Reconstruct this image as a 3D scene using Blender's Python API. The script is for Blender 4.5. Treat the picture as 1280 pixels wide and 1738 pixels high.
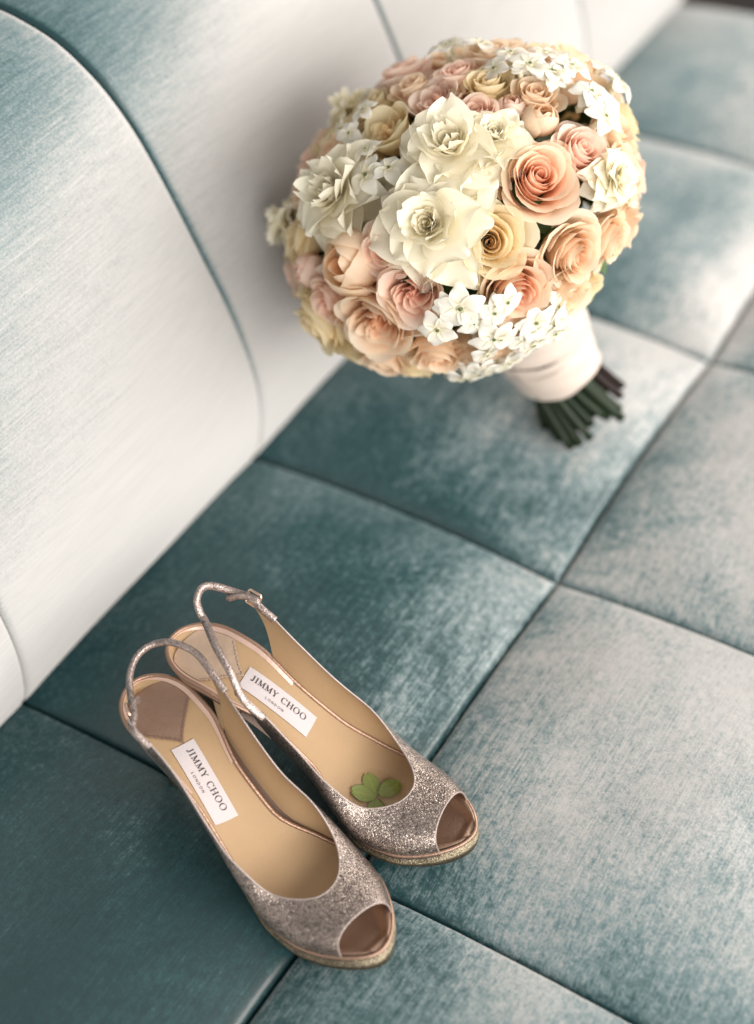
import bpy, bmesh, math, random
from mathutils import Vector, Matrix, noise
R = math.radians
S = bpy.context.scene
for o in list(bpy.data.objects): bpy.data.objects.remove(o)
C = S.collection

# ---------------------------------------------------------------- camera
CAM = Vector((-0.35959, -0.30138, 0.81222))
CR = Vector((0.528897, -0.846474, -0.061237)); CU = Vector((0.634496, 0.346464, 0.690925)); CF = Vector((0.563634, 0.404283, -0.720328))
cd = bpy.data.cameras.new('camera'); cam = bpy.data.objects.new('camera', cd); C.objects.link(cam)
m = Matrix.Identity(4)
for i in range(3):
    m[i][0], m[i][1], m[i][2], m[i][3] = CR[i], CU[i], -CF[i], CAM[i]
cam.matrix_world = m
cd.sensor_fit = 'HORIZONTAL'; cd.sensor_width = 41.5; cd.lens = 80.0
cd.clip_start = 0.05; cd.clip_end = 50
cd.dof.use_dof = True; cd.dof.focus_distance = 0.905; cd.dof.aperture_fstop = 3.3
S.camera = cam

# ---------------------------------------------------------------- light
W = bpy.data.worlds.new('World'); S.world = W; W.use_nodes = True
bg = W.node_tree.nodes['Background']; bg.inputs['Color'].default_value = (1.0, 0.97, 0.935, 1); bg.inputs['Strength'].default_value = 0.43
def area(name, loc, target, sx, sy, power, col):
    l = bpy.data.lights.new(name, 'AREA'); l.shape = 'RECTANGLE'; l.size = sx; l.size_y = sy; l.energy = power; l.color = col
    o = bpy.data.objects.new(name, l); C.objects.link(o); o.location = loc
    o.rotation_euler = (Vector(target) - Vector(loc)).to_track_quat('-Z', 'Y').to_euler()
    return o
area('window_light', (0.05, -1.25, 0.68), (0.2, 0.12, 0.08), 3.2, 0.9, 62, (1.0, 0.97, 0.935))
area('end_fill_light', (1.9, -0.45, 0.85), (0.3, 0.1, 0.12), 1.1, 1.1, 24, (1.0, 0.955, 0.90))  # unseen fill lamp, added to brighten the bouquet's upper right and the toes
S.view_settings.view_transform = 'Standard'; S.view_settings.look = 'None'
S.view_settings.exposure = 0.10; S.view_settings.gamma = 1.0; S.view_settings.use_curve_mapping = False
try:
    S.cycles.max_bounces = 8; S.cycles.transparent_max_bounces = 8; S.cycles.use_denoising = True
except Exception: pass

# ---------------------------------------------------------------- helpers
def link(o, parent=None):
    C.objects.link(o)
    if parent is not None: o.parent = parent
    return o
def tag(o, label=None, cat=None, group=None, kind=None):
    if label: o['label'] = label
    if cat: o['category'] = cat
    if group: o['group'] = group
    if kind: o['kind'] = kind
    return o
def empty(name, loc=(0, 0, 0)):
    o = bpy.data.objects.new(name, None); o.location = loc; o.empty_display_size = 0.02; return link(o)
def meshobj(name, verts, faces, mat, parent=None, smooth=True, offset=None):
    me = bpy.data.meshes.new(name)
    if offset is not None: verts = [(v[0]-offset[0], v[1]-offset[1], v[2]-offset[2]) for v in verts]
    me.from_pydata([tuple(v) for v in verts], [], faces)
    if smooth: me.polygons.foreach_set('use_smooth', [True]*len(me.polygons))
    if mat is not None: me.materials.append(mat)
    me.update()
    return link(bpy.data.objects.new(name, me), parent)
def sm(a, b, x):
    t = max(0.0, min(1.0, (x-a)/(b-a))); return t*t*(3-2*t)
def lerp(a, b, t): return a+(b-a)*t
def curve(pts):
    """smooth (monotone-ish Catmull-Rom) interpolation of (x, y) samples"""
    xs = [p[0] for p in pts]; ys = [p[1] for p in pts]; n = len(xs)
    d = [(ys[i+1]-ys[i])/(xs[i+1]-xs[i]) for i in range(n-1)]
    mm = [d[0]] + [0 if d[i-1]*d[i] <= 0 else 2*d[i-1]*d[i]/(d[i-1]+d[i]) for i in range(1, n-1)] + [d[-1]]
    def f(x):
        if x <= xs[0]: return ys[0]
        if x >= xs[-1]: return ys[-1]
        i = 0
        while x > xs[i+1]: i += 1
        h = xs[i+1]-xs[i]; t = (x-xs[i])/h
        return (2*t**3-3*t**2+1)*ys[i]+(t**3-2*t**2+t)*h*mm[i]+(-2*t**3+3*t**2)*ys[i+1]+(t**3-t**2)*h*mm[i+1]
    return f

class N:
    """tiny node helper"""
    def __init__(s, name):
        s.m = bpy.data.materials.new(name); s.m.use_nodes = True; s.t = s.m.node_tree
        for n in list(s.t.nodes): s.t.nodes.remove(n)
        s.out = s.t.nodes.new('ShaderNodeOutputMaterial')
    def n(s, typ, props=None, **ins):
        nd = s.t.nodes.new('ShaderNode'+typ)
        for k, v in (props or {}).items(): setattr(nd, k, v)
        for k, v in ins.items(): s.set(nd, k, v)
        return nd
    def set(s, nd, k, v):
        if isinstance(k, str) and k.startswith('i') and k[1:].isdigit(): sock = nd.inputs[int(k[1:])]
        else: sock = nd.inputs[k.replace('_', ' ')]
        if isinstance(v, bpy.types.NodeSocket): s.t.links.new(v, sock)
        elif isinstance(v, bpy.types.Node): s.t.links.new(v.outputs[0], sock)
        else: sock.default_value = v
    def math(s, op, a, b=0.0, clamp=False):
        nd = s.n('Math', {'operation': op, 'use_clamp': clamp}, i0=a, i1=b); return nd.outputs[0]
    def vmath(s, op, a, b=(0, 0, 0), scale=None):
        nd = s.n('VectorMath', {'operation': op}, i0=a, i1=b)
        if scale is not None: s.set(nd, 'Scale', scale)
        return nd.outputs['Value'] if op in ('LENGTH', 'DOT_PRODUCT') else nd.outputs[0]
    def ramp(s, fac, stops, interp='LINEAR'):
        nd = s.n('ValToRGB', None, Fac=fac); cr = nd.color_ramp; cr.interpolation = interp
        while len(cr.elements) < len(stops): cr.elements.new(0.5)
        for e, (p, c) in zip(cr.elements, stops):
            e.position = p; e.color = c if len(c) == 4 else (*c, 1)
        return nd.outputs['Color']
    def mapped(s, coord, scale, rot=(0, 0, 0), loc=(0, 0, 0)):
        return s.n('Mapping', None, Vector=coord, Scale=scale, Rotation=rot, Location=loc).outputs[0]
    def mix(s, fac, a, b, mode='MIX'):
        nd = s.n('Mix', {'data_type': 'RGBA', 'blend_type': mode})
        s.set(nd, 'i0', fac); s.set(nd, 'i6', a); s.set(nd, 'i7', b); return nd.outputs[2]
    def finish(s, shader): s.t.links.new(shader.outputs[0] if isinstance(shader, bpy.types.Node) else shader, s.out.inputs['Surface']); return s.m

def rgb(r, g, b): return (r, g, b, 1)

# ---------------------------------------------------------------- materials: velvet
def velvet_mat(name, axis_scale, lean, patch, swing, bias, thread, mott, gloss, c0, p0, c1, flat, grn, flatv):
    """pile cloth: looking down into the pile shows its deep teal ground, looking across it the pale lustre of the hairs;
    the pile leans in brushed patches, with a front-to-back falloff of light painted in"""
    k = N(name)
    co = k.n('TexCoord').outputs['Object']
    geo = k.n('NewGeometry')
    def cen(nd): return k.vmath('SUBTRACT', nd.outputs['Color'], (0.5, 0.5, 0.5))
    big = k.n('TexNoise', None, Vector=co, Scale=6.0, Detail=8.0, Roughness=0.66, Distortion=0.5)
    fine = k.n('TexNoise', None, Vector=k.mapped(co, axis_scale), Scale=1.0, Detail=3.0, Roughness=0.6)
    slub = k.n('TexNoise', None, Vector=k.mapped(co, tuple(a*(0.35 if i == 0 else 1.3) for i, a in enumerate(axis_scale))), Scale=1.0, Detail=1.0)
    sl = k.math('MULTIPLY', k.math('GREATER_THAN', slub.outputs['Fac'], 0.70), 0.06)
    grain = k.n('TexNoise', None, Vector=co, Scale=620.0, Detail=2.0, Roughness=0.6)
    mo = k.n('TexNoise', None, Vector=co, Scale=190.0, Detail=3.0, Roughness=0.6)
    v = k.vmath('ADD', k.vmath('SCALE', cen(big), scale=patch), k.vmath('SCALE', cen(fine), scale=thread))
    v = k.vmath('ADD', v, k.vmath('SCALE', cen(grain), scale=grn))
    v = k.vmath('ADD', v, k.vmath('SCALE', cen(mo), scale=mott))
    v = k.vmath('ADD', v, lean)
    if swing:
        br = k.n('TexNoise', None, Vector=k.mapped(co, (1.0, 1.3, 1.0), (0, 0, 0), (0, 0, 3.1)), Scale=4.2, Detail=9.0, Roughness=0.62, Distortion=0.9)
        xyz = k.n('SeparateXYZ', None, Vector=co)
        f = k.math('ADD', k.math('ADD', k.math('MULTIPLY', br.outputs['Fac'], 0.75), 0.10), k.math('MULTIPLY', xyz.outputs['Y'], bias))  # brushed patches; the y term paints light falloff, paler towards the front
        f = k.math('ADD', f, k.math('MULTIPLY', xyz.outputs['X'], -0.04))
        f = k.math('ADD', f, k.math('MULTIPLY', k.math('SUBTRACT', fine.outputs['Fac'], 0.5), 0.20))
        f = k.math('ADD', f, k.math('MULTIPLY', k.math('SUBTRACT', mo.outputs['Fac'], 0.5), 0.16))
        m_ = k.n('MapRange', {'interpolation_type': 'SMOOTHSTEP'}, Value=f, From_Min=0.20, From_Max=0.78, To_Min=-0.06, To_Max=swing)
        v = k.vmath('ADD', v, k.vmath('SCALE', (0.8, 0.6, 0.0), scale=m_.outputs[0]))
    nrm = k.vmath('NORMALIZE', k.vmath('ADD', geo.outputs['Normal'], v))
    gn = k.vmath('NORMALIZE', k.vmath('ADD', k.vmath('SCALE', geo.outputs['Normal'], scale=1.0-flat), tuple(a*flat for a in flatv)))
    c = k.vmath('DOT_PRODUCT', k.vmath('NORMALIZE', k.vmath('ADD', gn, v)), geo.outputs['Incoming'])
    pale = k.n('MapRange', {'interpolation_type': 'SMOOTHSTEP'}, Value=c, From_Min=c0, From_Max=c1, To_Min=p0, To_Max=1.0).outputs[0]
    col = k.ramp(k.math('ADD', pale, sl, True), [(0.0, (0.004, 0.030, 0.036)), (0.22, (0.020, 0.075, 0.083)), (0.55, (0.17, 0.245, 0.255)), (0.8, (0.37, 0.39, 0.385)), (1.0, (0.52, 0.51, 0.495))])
    wv = k.n('TexNoise', None, Vector=k.mapped(co, tuple(a*(0.6 if i == 0 else 1.6) for i, a in enumerate(axis_scale))), Scale=1.0, Detail=2.0)
    col = k.mix(1.0, col, k.ramp(wv, [(0.30, (0.90, 0.90, 0.90)), (0.62, (1.0, 1.0, 1.0))]), 'MULTIPLY')
    di = k.n('BsdfDiffuse', None, Color=col, Roughness=1.0, Normal=k.vmath('NORMALIZE', k.vmath('ADD', geo.outputs['Normal'], k.vmath('SCALE', v, scale=0.5))))
    gl = k.n('BsdfGlossy', None, Color=rgb(0.95, 0.90, 0.87), Roughness=0.42, Normal=k.vmath('NORMALIZE', k.vmath('ADD', geo.outputs['Normal'], k.vmath('SCALE', v, scale=0.35))))
    mx = k.n('MixShader', None, Fac=gloss); k.set(mx, 'i1', di); k.set(mx, 'i2', gl)
    return k.finish(mx)
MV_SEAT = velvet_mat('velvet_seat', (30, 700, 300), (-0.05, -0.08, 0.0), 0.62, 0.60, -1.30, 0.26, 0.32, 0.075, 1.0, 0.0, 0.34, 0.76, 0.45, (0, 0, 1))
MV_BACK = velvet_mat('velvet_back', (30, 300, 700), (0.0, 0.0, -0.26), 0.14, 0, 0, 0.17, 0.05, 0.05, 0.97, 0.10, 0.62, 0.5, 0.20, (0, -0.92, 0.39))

# ---------------------------------------------------------------- setting: floor
T = 0.28
def plain(name, col, rough=0.5, metal=0.0, **kw):
    k = N(name); return k.finish(k.n('BsdfPrincipled', None, Base_Color=rgb(*col), Roughness=rough, Metallic=metal, **kw))
def floor_mat():
    k = N('dark_wood'); co = k.n('TexCoord').outputs['Object']
    w = k.n('TexNoise', None, Vector=k.mapped(co, (3, 40, 1)), Scale=1.0, Detail=5.0)
    return k.finish(k.n('BsdfPrincipled', None, Base_Color=k.ramp(w, [(0.3, (0.012, 0.007, 0.005)), (0.7, (0.03, 0.017, 0.011))]), Roughness=0.45))
fl = meshobj('floor', [(-4, -4, -0.45), (8, -4, -0.45), (8, 6, -0.45), (-4, 6, -0.45)], [(0, 1, 2, 3)], floor_mat(), None, False)
tag(fl, kind='structure')

# ---------------------------------------------------------------- sofa
SO = Vector((0.28, 0.0, -0.45))
sofa = tag(empty('sofa', SO), 'teal velvet sofa with square tufted seat and channelled pale backrest', 'sofa')
DENTS = ((0.004, 0.133, 0.012, 0.004), (0.037, 0.131, 0.012, 0.004), (-0.030, 0.0, 0.030, 0.0025), (0.049, -0.01, 0.030, 0.0025), (0.41, 0.05, 0.035, 0.003))   # where heels, soles and stems press in
def seat_h(x, y):
    """height of the tufted seat at a point"""
    u = x/T - math.floor(x/T); v = y/T - math.floor(y/T)
    fu = 1-(2*u-1)**2; fv = 1-(2*v-1)**2
    gu = 1-abs(2*u-1)**3.6; gv = 1-abs(2*v-1)**3.6
    dent = 0.0
    for dx, dy, dr, dd in DENTS: dent += dd*math.exp(-((x-dx)**2+(y-dy)**2)/(dr*dr))
    pk = 0.0012*noise.noise((x*60, y*14, 1.0)) * math.exp(-min(v, 1-v)*T/0.02) + 0.0012*noise.noise((x*14, y*60, 7.0))*math.exp(-min(u, 1-u)*T/0.02)
    return 0.0085*(fu+fv) + 0.0118*gu*gv + 0.004*(noise.noise((x*9, y*9, 3.1)))*gu*gv + pk*min(1, 12*min(u, 1-u, v, 1-v)+0.3) - dent
def seat_panel(i, j):
    n = 44; V = []; Fc = []
    x0, y0 = i*T, j*T; gap = 0.0007
    def par(k):
        t = k/n; return 0.5-0.5*math.cos(math.pi*(0.5*t+0.5*(0.5-0.5*math.cos(math.pi*t))))if False else t
    ts = []
    for k in range(n+1):
        t = k/n
        ts.append(lerp(t, 0.5-0.5*math.cos(math.pi*t), 0.9))
    for b in range(n+1):
        for a in range(n+1):
            u, v = ts[a], ts[b]
            x = x0+gap+u*(T-2*gap); y = y0+gap+v*(T-2*gap)
            z = seat_h(x0+min(max(u, 1e-4), 0.9999)*T, y0+min(max(v, 1e-4), 0.9999)*T)
            d = min(u, 1-u, v, 1-v)*T                      # distance to the nearest seam
            z -= 0.0055*math.exp(-d/0.0011)
            V.append((x, y, z))
    for b in range(n):
        for a in range(n):
            p = b*(n+1)+a; Fc.append((p, p+1, p+n+2, p+n+1))
    # skirt tucked down into the seam
    ring = [a for a in range(n+1)]+[b*(n+1)+n for b in range(1, n+1)]+[n*(n+1)+a for a in range(n-1, -1, -1)]+[b*(n+1) for b in range(n-1, 0, -1)]
    base = len(V)
    outer = (i == 3 or j == -2 or i == -2)
    for r in ring:
        x, y, z = V[r]; V.append((x, y, z-0.02))
    L = len(ring)
    for q in range(L): Fc.append((ring[q], base+q, base+(q+1) % L, ring[(q+1) % L]))
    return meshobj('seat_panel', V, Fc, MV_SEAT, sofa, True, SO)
for j in (-2, -1, 0):
    for i in range(-2, 4):
        seat_panel(i, j)

prof = [(0.300, -0.03), (0.282, -0.012), (0.268, 0.014), (0.2625, 0.034), (0.2585, 0.058), (0.258, 0.087), (0.263, 0.118), (0.274, 0.155), (0.288, 0.190), (0.303, 0.227), (0.317, 0.259), (0.332, 0.288), (0.350, 0.312), (0.368, 0.328), (0.387, 0.340), (0.410, 0.348), (0.437, 0.353), (0.48, 0.352), (0.52, 0.335)]
def back_profile():
    P = [Vector((0, a, b)) for a, b in prof]; out = []
    for i in range(len(P)-1):
        p0 = P[max(i-1, 0)]; p1 = P[i]; p2 = P[i+1]; p3 = P[min(i+2, len(P)-1)]
        for s in range(4):
            t = s/4
            out.append(0.5*((2*p1)+(-p0+p2)*t+(2*p0-5*p1+4*p2-p3)*t*t+(-p0+3*p1-3*p2+p3)*t**3))
    out.append(P[-1]); return out
BP = back_profile()
def backrest_panel(i):
    n = 40; V = []; Fc = []; M = len(BP)
    for q in range(M):
        tg = (BP[min(q+1, M-1)]-BP[max(q-1, 0)]).normalized(); nr = Vector((0, -tg.z, tg.y))
        fade = sm(6, 26, q)
        for a in range(n+1):
            t = a/n; u = lerp(t, 0.5-0.5*math.cos(math.pi*t), 0.8)
            g = 1-abs(2*u-1)**2.3
            d = min(u, 1-u)*T
            off = 0.0075*g*(0.15+0.85*fade) - 0.0032*math.exp(-d/0.0009) + 0.002*noise.noise((u*T*8+i*3, q*0.12, 1.7))*g
            x = i*T+0.0006+u*(T-0.0012)
            p = BP[q]+nr*off; V.append((x, p.y, p.z))
    for q in range(M-1):
        for a in range(n):
            p = q*(n+1)+a; Fc.append((p, p+1, p+n+2, p+n+1))
    base = len(V)
    for q in range(M):
        tg = (BP[min(q+1, M-1)]-BP[max(q-1, 0)]).normalized(); nr = Vector((0, -tg.z, tg.y))
        for a in (0, n):
            x, y, z = V[q*(n+1)+a]; V.append((x, y-nr.y*0.02, z-nr.z*0.02))
    for q in range(M-1):
        Fc.append((q*(n+1), (q+1)*(n+1), base+2*q+2, base+2*q)); Fc.append((q*(n+1)+n, base+2*q+1, base+2*q+3, (q+1)*(n+1)+n))
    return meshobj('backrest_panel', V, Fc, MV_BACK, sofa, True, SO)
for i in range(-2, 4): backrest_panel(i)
def box(name, x0, x1, y0, y1, z0, z1, mat, parent, off):
    V = [(x, y, z) for z in (z0, z1) for y in (y0, y1) for x in (x0, x1)]
    Fc = [(0, 2, 3, 1), (4, 5, 7, 6), (0, 1, 5, 4), (2, 6, 7, 3), (0, 4, 6, 2), (1, 3, 7, 5)]
    o = meshobj(name, V, Fc, mat, parent, False, off)
    return o
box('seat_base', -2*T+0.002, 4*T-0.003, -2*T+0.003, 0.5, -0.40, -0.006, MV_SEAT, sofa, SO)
# ---------------------------------------------------------------- materials: shoes
def glitter_mat(name, base, dark, flake=1500.0, tilt=0.9, rough=0.24):
    k = N(name); co = k.n('TexCoord').outputs['Object']; geo = k.n('NewGeometry')
    vo = k.n('TexVoronoi', None, Vector=co, Scale=flake)
    rn = k.vmath('SCALE', k.vmath('SUBTRACT', vo.outputs['Color'], (0.5, 0.5, 0.5)), scale=tilt)
    nrm = k.vmath('NORMALIZE', k.vmath('ADD', geo.outputs['Normal'], rn))
    # embossed reptile scale under the flakes
    sc = k.n('TexVoronoi', {'feature': 'DISTANCE_TO_EDGE'}, Vector=k.mapped(co, (1.0, 1.3, 1.0), (0, 0, 0.75)), Scale=460.0)
    edge = k.math('SMOOTH_MIN', k.math('MULTIPLY', sc.outputs['Distance'], 4.0), 1.0)
    sep = k.n('SeparateColor', None, Color=vo.outputs['Color'])
    var = k.ramp(sep.outputs[0], [(0.05, dark), (0.35, tuple(0.6*a+0.4*b for a, b in zip(base, dark))), (0.6, base), (0.97, tuple(min(1, a*1.25) for a in base))])
    cell = k.n('TexVoronoi', None, Vector=k.mapped(co, (1.0, 1.3, 1.0), (0, 0, 0.75)), Scale=460.0)
    cs = k.n('SeparateColor', None, Color=cell.outputs['Color'])
    var = k.mix(1.0, var, k.ramp(cs.outputs[1], [(0.0, (0.50, 0.50, 0.52)), (0.35, (0.85, 0.85, 0.85)), (1.0, (1.0, 1.0, 1.0))]), 'MULTIPLY')
    col = k.mix(k.math('MULTIPLY', k.math('SUBTRACT', 1.0, k.math('MINIMUM', edge, 1.0)), 0.3), var, rgb(*dark))
    bp = k.n('Bump', None, Strength=0.3, Distance=0.0005, Height=edge, Normal=nrm)
    pr = k.n('BsdfPrincipled', None, Base_Color=col, Metallic=0.82, Roughness=rough, Normal=bp)
    return k.finish(pr)
def leather_mat(name, base, metal, rough, scale=420.0, strength=0.25, spec=0.5, var=0.12):
    k = N(name); co = k.n('TexCoord').outputs['Object']
    nz = k.n('TexNoise', None, Vector=co, Scale=scale, Detail=3.0, Roughness=0.6)
    big = k.n('TexNoise', None, Vector=co, Scale=45.0, Detail=4.0)
    bp = k.n('Bump', None, Strength=strength, Distance=0.0005, Height=nz)
    col = k.mix(big, rgb(*[c*(1-var) for c in base]), rgb(*[min(1, c*(1+var)) for c in base]))
    return k.finish(k.n('BsdfPrincipled', None, Base_Color=col, Metallic=metal, Roughness=rough, Specular_IOR_Level=spec, Normal=bp))
M_GLIT = glitter_mat('champagne_glitter', (0.50, 0.41, 0.355), (0.05, 0.04, 0.042), 3000.0, 0.52, 0.30)
M_GOLD = glitter_mat('gold_glitter', (0.27, 0.225, 0.155), (0.12, 0.10, 0.065), 2800.0, 0.35, 0.42)
M_TAN = leather_mat('tan_lining_leather', (0.39, 0.258, 0.142), 0.0, 0.55, 420, 0.3, 0.3, 0.08)
M_BRONZE = leather_mat('bronze_leather', (0.36, 0.23, 0.165), 0.7, 0.40, 380, 0.7)
M_PINK = leather_mat('rose_gold_leather', (0.66, 0.47, 0.385), 0.45, 0.36, 380, 0.35)
M_PAD_LIT = leather_mat('crinkled_pad_leather_lit', (0.60, 0.44, 0.325), 0.5, 0.34, 260, 1.0)  # lighter copy for the far heel pad: the light on it is painted in
M_BIND = leather_mat('silver_binding', (0.34, 0.28, 0.255), 0.5, 0.45, 900, 0.8)
M_CORD = glitter_mat('glitter_cord', (0.56, 0.46, 0.42), (0.30, 0.24, 0.22), 2600.0, 0.45, 0.40)
M_GAP_SHADE = leather_mat('shaded_bronze_leather', (0.11, 0.065, 0.045), 0.2, 0.5)  # bronze darkened to paint the shade beside the insole
M_LABEL = leather_mat('label_print_ground', (0.52, 0.465, 0.465), 0.0, 0.6, 800, 0.05, 0.4, 0.02)
M_INK = plain('label_ink', (0.035, 0.022, 0.02), 0.6)
M_METAL = plain('rose_gold_metal', (0.85, 0.62, 0.50), 0.22, 1.0)
M_STITCH = plain('stitch_thread', (0.16, 0.10, 0.075), 0.7)

def tube(path, rad, nseg=8, closed=False, flat=None, cap=True):
    """sweep a round (or flattened) section along a list of Vectors; rad: number or list"""
    V = []; Fc = []; n = len(path); up = Vector((0, 0, 1)); prev = None
    for i, p in enumerate(path):
        a = path[(i-1) % n] if (closed or i > 0) else path[i]; b = path[(i+1) % n] if (closed or i < n-1) else path[i]
        t = (b-a).normalized()
        if prev is None:
            s = t.cross(up)
            s = s.normalized() if s.length > 1e-4 else t.cross(Vector((1, 0, 0))).normalized()
        else:
            s = (prev - t*prev.dot(t)).normalized()
        prev = s; w = s.cross(t)
        r = rad[i] if isinstance(rad, (list, tuple)) else rad
        fx = flat if flat else 1.0
        for q in range(nseg):
            an = 2*math.pi*q/nseg
            V.append(p + s*(math.cos(an)*r*fx) + w*(math.sin(an)*r))
    m_ = n if closed else n-1
    for i in range(m_):
        for q in range(nseg):
            a = i*nseg+q; b = i*nseg+(q+1) % nseg; c = ((i+1) % n)*nseg+(q+1) % nseg; d = ((i+1) % n)*nseg+q
            Fc.append((a, b, c, d))
    if cap and not closed:
        Fc.append(tuple(range(nseg-1, -1, -1))); Fc.append(tuple((n-1)*nseg+q for q in range(nseg)))
    return V, Fc
def cat(*parts):
    V = []; Fc = []
    for v, f in parts:
        b = len(V); V += list(v); Fc += [tuple(i+b for i in g) for g in f]
    return V, Fc
def spline(P, k=8, closed=False):
    P = [Vector(p) for p in P]; out = []; n = len(P)
    for i in range(n if closed else n-1):
        if closed: p0, p1, p2, p3 = P[(i-1) % n], P[i], P[(i+1) % n], P[(i+2) % n]
        else: p0, p1, p2, p3 = P[max(i-1, 0)], P[i], P[i+1], P[min(i+2, n-1)]
        for s in range(k):
            t = s/k; out.append(0.5*((2*p1)+(-p0+p2)*t+(2*p0-5*p1+4*p2-p3)*t*t+(-p0+3*p1-3*p2+p3)*t**3))
    if not closed: out.append(P[-1])
    return out

# --- the last: everything below is in shoe space, x from heel to toe, +y the shoe's left, built as a right shoe (medial = +y)
SL = 0.2112
def kz(z): return 0.011+(z-0.011)*0.8484
zc = curve([(-0.0098, kz(0.0985)), (0, kz(0.0975)), (0.0293, kz(0.0945)), (0.0508, kz(0.0865)), (0.0782, kz(0.0655)), (0.1076, kz(0.0375)), (0.132, 0.0185), (0.1516, 0.0115), (0.181, 0.0110), (0.2073, 0.0135), (0.225, 0.0140)])
Wm = curve([(0, 0.0223), (0.045, 0.0223), (0.08, 0.0150), (0.105, 0.0165), (0.13, 0.0285), (0.15, 0.0351), (0.17, 0.0354), (0.19, 0.0325), (0.212, 0.0285)])
Wu = curve([(0, 0.0223), (0.045, 0.0223), (0.08, 0.0205), (0.105, 0.0225), (0.13, 0.0307), (0.15, 0.0351), (0.17, 0.0354), (0.19, 0.0325), (0.212, 0.0285)])
Wl = curve([(0, 0.0223), (0.045, 0.0223), (0.08, 0.0184), (0.105, 0.0200), (0.13, 0.0270), (0.15, 0.0313), (0.17, 0.0313), (0.19, 0.0287), (0.212, 0.0250)])
yc = curve([(0, -0.0046), (0.05, -0.0046), (0.1, -0.0046), (0.15, 0.0), (0.212, 0.0029)])
hl = curve([(0.02, 0.067), (0.07, 0.062), (0.10, 0.0521), (0.125, 0.0449), (0.15, 0.0288), (0.17, 0.0238), (0.19, 0.0209), (0.2, 0.0172), (0.214, 0.0116)])
dish = curve([(0, 0.0065), (0.05, 0.0055), (0.09, 0.003), (0.14, 0.0015), (0.212, 0.003)])
def Een(x, L=SL, x0=0.0):
    if x < 0.03: return math.sqrt(max(0, 1-((0.03-x)/(0.03-x0))**2))
    if x > 0.150: return max(0, 1-((x-0.150)/(L-0.150))**2.5)**0.53
    return 1.0
def half(x, side, grow=0.0):
    """half width of the insole towards side -1 lateral / +1 medial, optionally grown outwards"""
    return (Wm(x) if side > 0 else Wl(x))*Een(x, SL+grow, -grow)+grow*(1 if 0.0 < x < SL else 0)
def ins(x, v):
    """point on the insole, v from -1 (lateral) to +1 (medial)"""
    w = half(x, 1 if v > 0 else -1)
    return Vector((x, yc(x)+v*w, zc(x)+dish(x)*abs(v)**3))
def insz(x, y):
    w = half(x, 1 if y > yc(x) else -1); v = max(-1, min(1, (y-yc(x))/max(w, 1e-5)))
    return zc(x)+dish(x)*abs(v)**3
def xs_list(n, x0=0.0, x1=SL):
    return [x0+(x1-x0)*(0.5-0.5*math.cos(math.pi*i/n)) for i in range(n+1)]
def outline(n=60, grow=0.0, x0=None, x1=None):
    xs = xs_list(n, -grow, SL+grow); P = []
    def pt(x, s):
        xx = min(max(x, 0), SL)
        w = (Wm(xx) if s > 0 else Wl(xx))
        if x < 0.03: e = math.sqrt(max(0, 1-((0.03-x)/(0.03+grow))**2))
        elif x > 0.150: e = max(0, 1-((x-0.150)/(SL+grow-0.150))**2.5)**0.53
        else: e = 1
        return Vector((x, yc(xx)+s*(w+grow)*e, zc(xx)+dish(xx)))
    for x in xs: P.append(pt(x, 1))
    for x in reversed(xs[1:-1]): P.append(pt(x, -1))
    return P                                                   # heel -> medial -> toe -> lateral -> back

X_THROAT, X_PEEP, X_END = 0.1689, 0.1920, 0.1985
TH0 = curve([(0.040, 0.585), (0.046, 0.555), (0.051, 0.45), (0.0545, 0.33), (0.057, 0.2), (0.059, 0.08), (0.0605, 0.0)])
def th_bot(x): return TH0(x) if x < 0.0605 else 0.0
TB = curve([(0.02, 0.6325), (0.04, 0.6325), (0.07, 0.665), (0.095, 0.675), (0.115, 0.70), (0.13, 0.77), (0.2, 1.0)])
def th_top(x):
    if x < X_THROAT:
        b = TB(x)
        if x <= 0.10: return b
        t = (x-0.10)/(X_THROAT-0.10); return b+(math.pi/2-b)*(1-math.sqrt(max(0, 1-t**2.9)))
    if x <= X_PEEP: return math.pi/2
    t = min(1, (x-X_PEEP)/(X_END-X_PEEP)); return math.pi/2*(1-t**0.8)
def upt(x, th, side, off=0.0):
    """point on the upper at section x, th 0 at the feather edge .. pi/2 over the instep"""
    n = lerp(2.25, 3.0, sm(0.165, 0.192, x)); xx = min(x, SL-1e-4)
    w = (Wu(xx) if side > 0 else Wl(xx))*Een(xx)+0.0012+off+0.0202*abs(math.sin(th))*(1-sm(0.105, 0.19, x))
    hh = hl(xx)+off
    c = math.cos(th); s = math.sin(th)
    return Vector((x+off*0.6*(1 if x > 0.17 else 0), yc(x)+side*w*abs(c)**(2/n), zc(x)+dish(x)*0.5-0.002+hh*abs(s)**(2/n)))
def up_stations(sh=0.0):
    A = [0.044+sh+(0.065-0.044-sh*0.4)*i/18 for i in range(18)]
    B = [X_THROAT-(X_THROAT-0.065-sh*0.6)*(1-i/34)**2 for i in range(35)]
    D = [X_THROAT+(X_PEEP-X_THROAT)*i/14 for i in range(1, 15)]
    E_ = [X_PEEP+(X_END-X_PEEP)*(i/16)**2 for i in range(1, 17)]
    return A+B+D+E_
def upper_half(side, off, sh=0.0):
    xs = up_stations(sh); nt = 18; V = []; Fc = []
    for x in xs:
        a, b = th_bot(x-sh), th_top(x)
        for q in range(nt+1): V.append(upt(x, lerp(a, b, q/nt), side, off))
    for i in range(len(xs)-1):
        for q in range(nt):
            p = i*(nt+1)+q; f = (p, p+nt+1, p+nt+2, p+1)
            Fc.append(f if side < 0 else f[::-1])
    return V, Fc
def mirror_pts(V, mir): return [(v[0], -v[1], v[2]) for v in V] if mir else V

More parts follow.
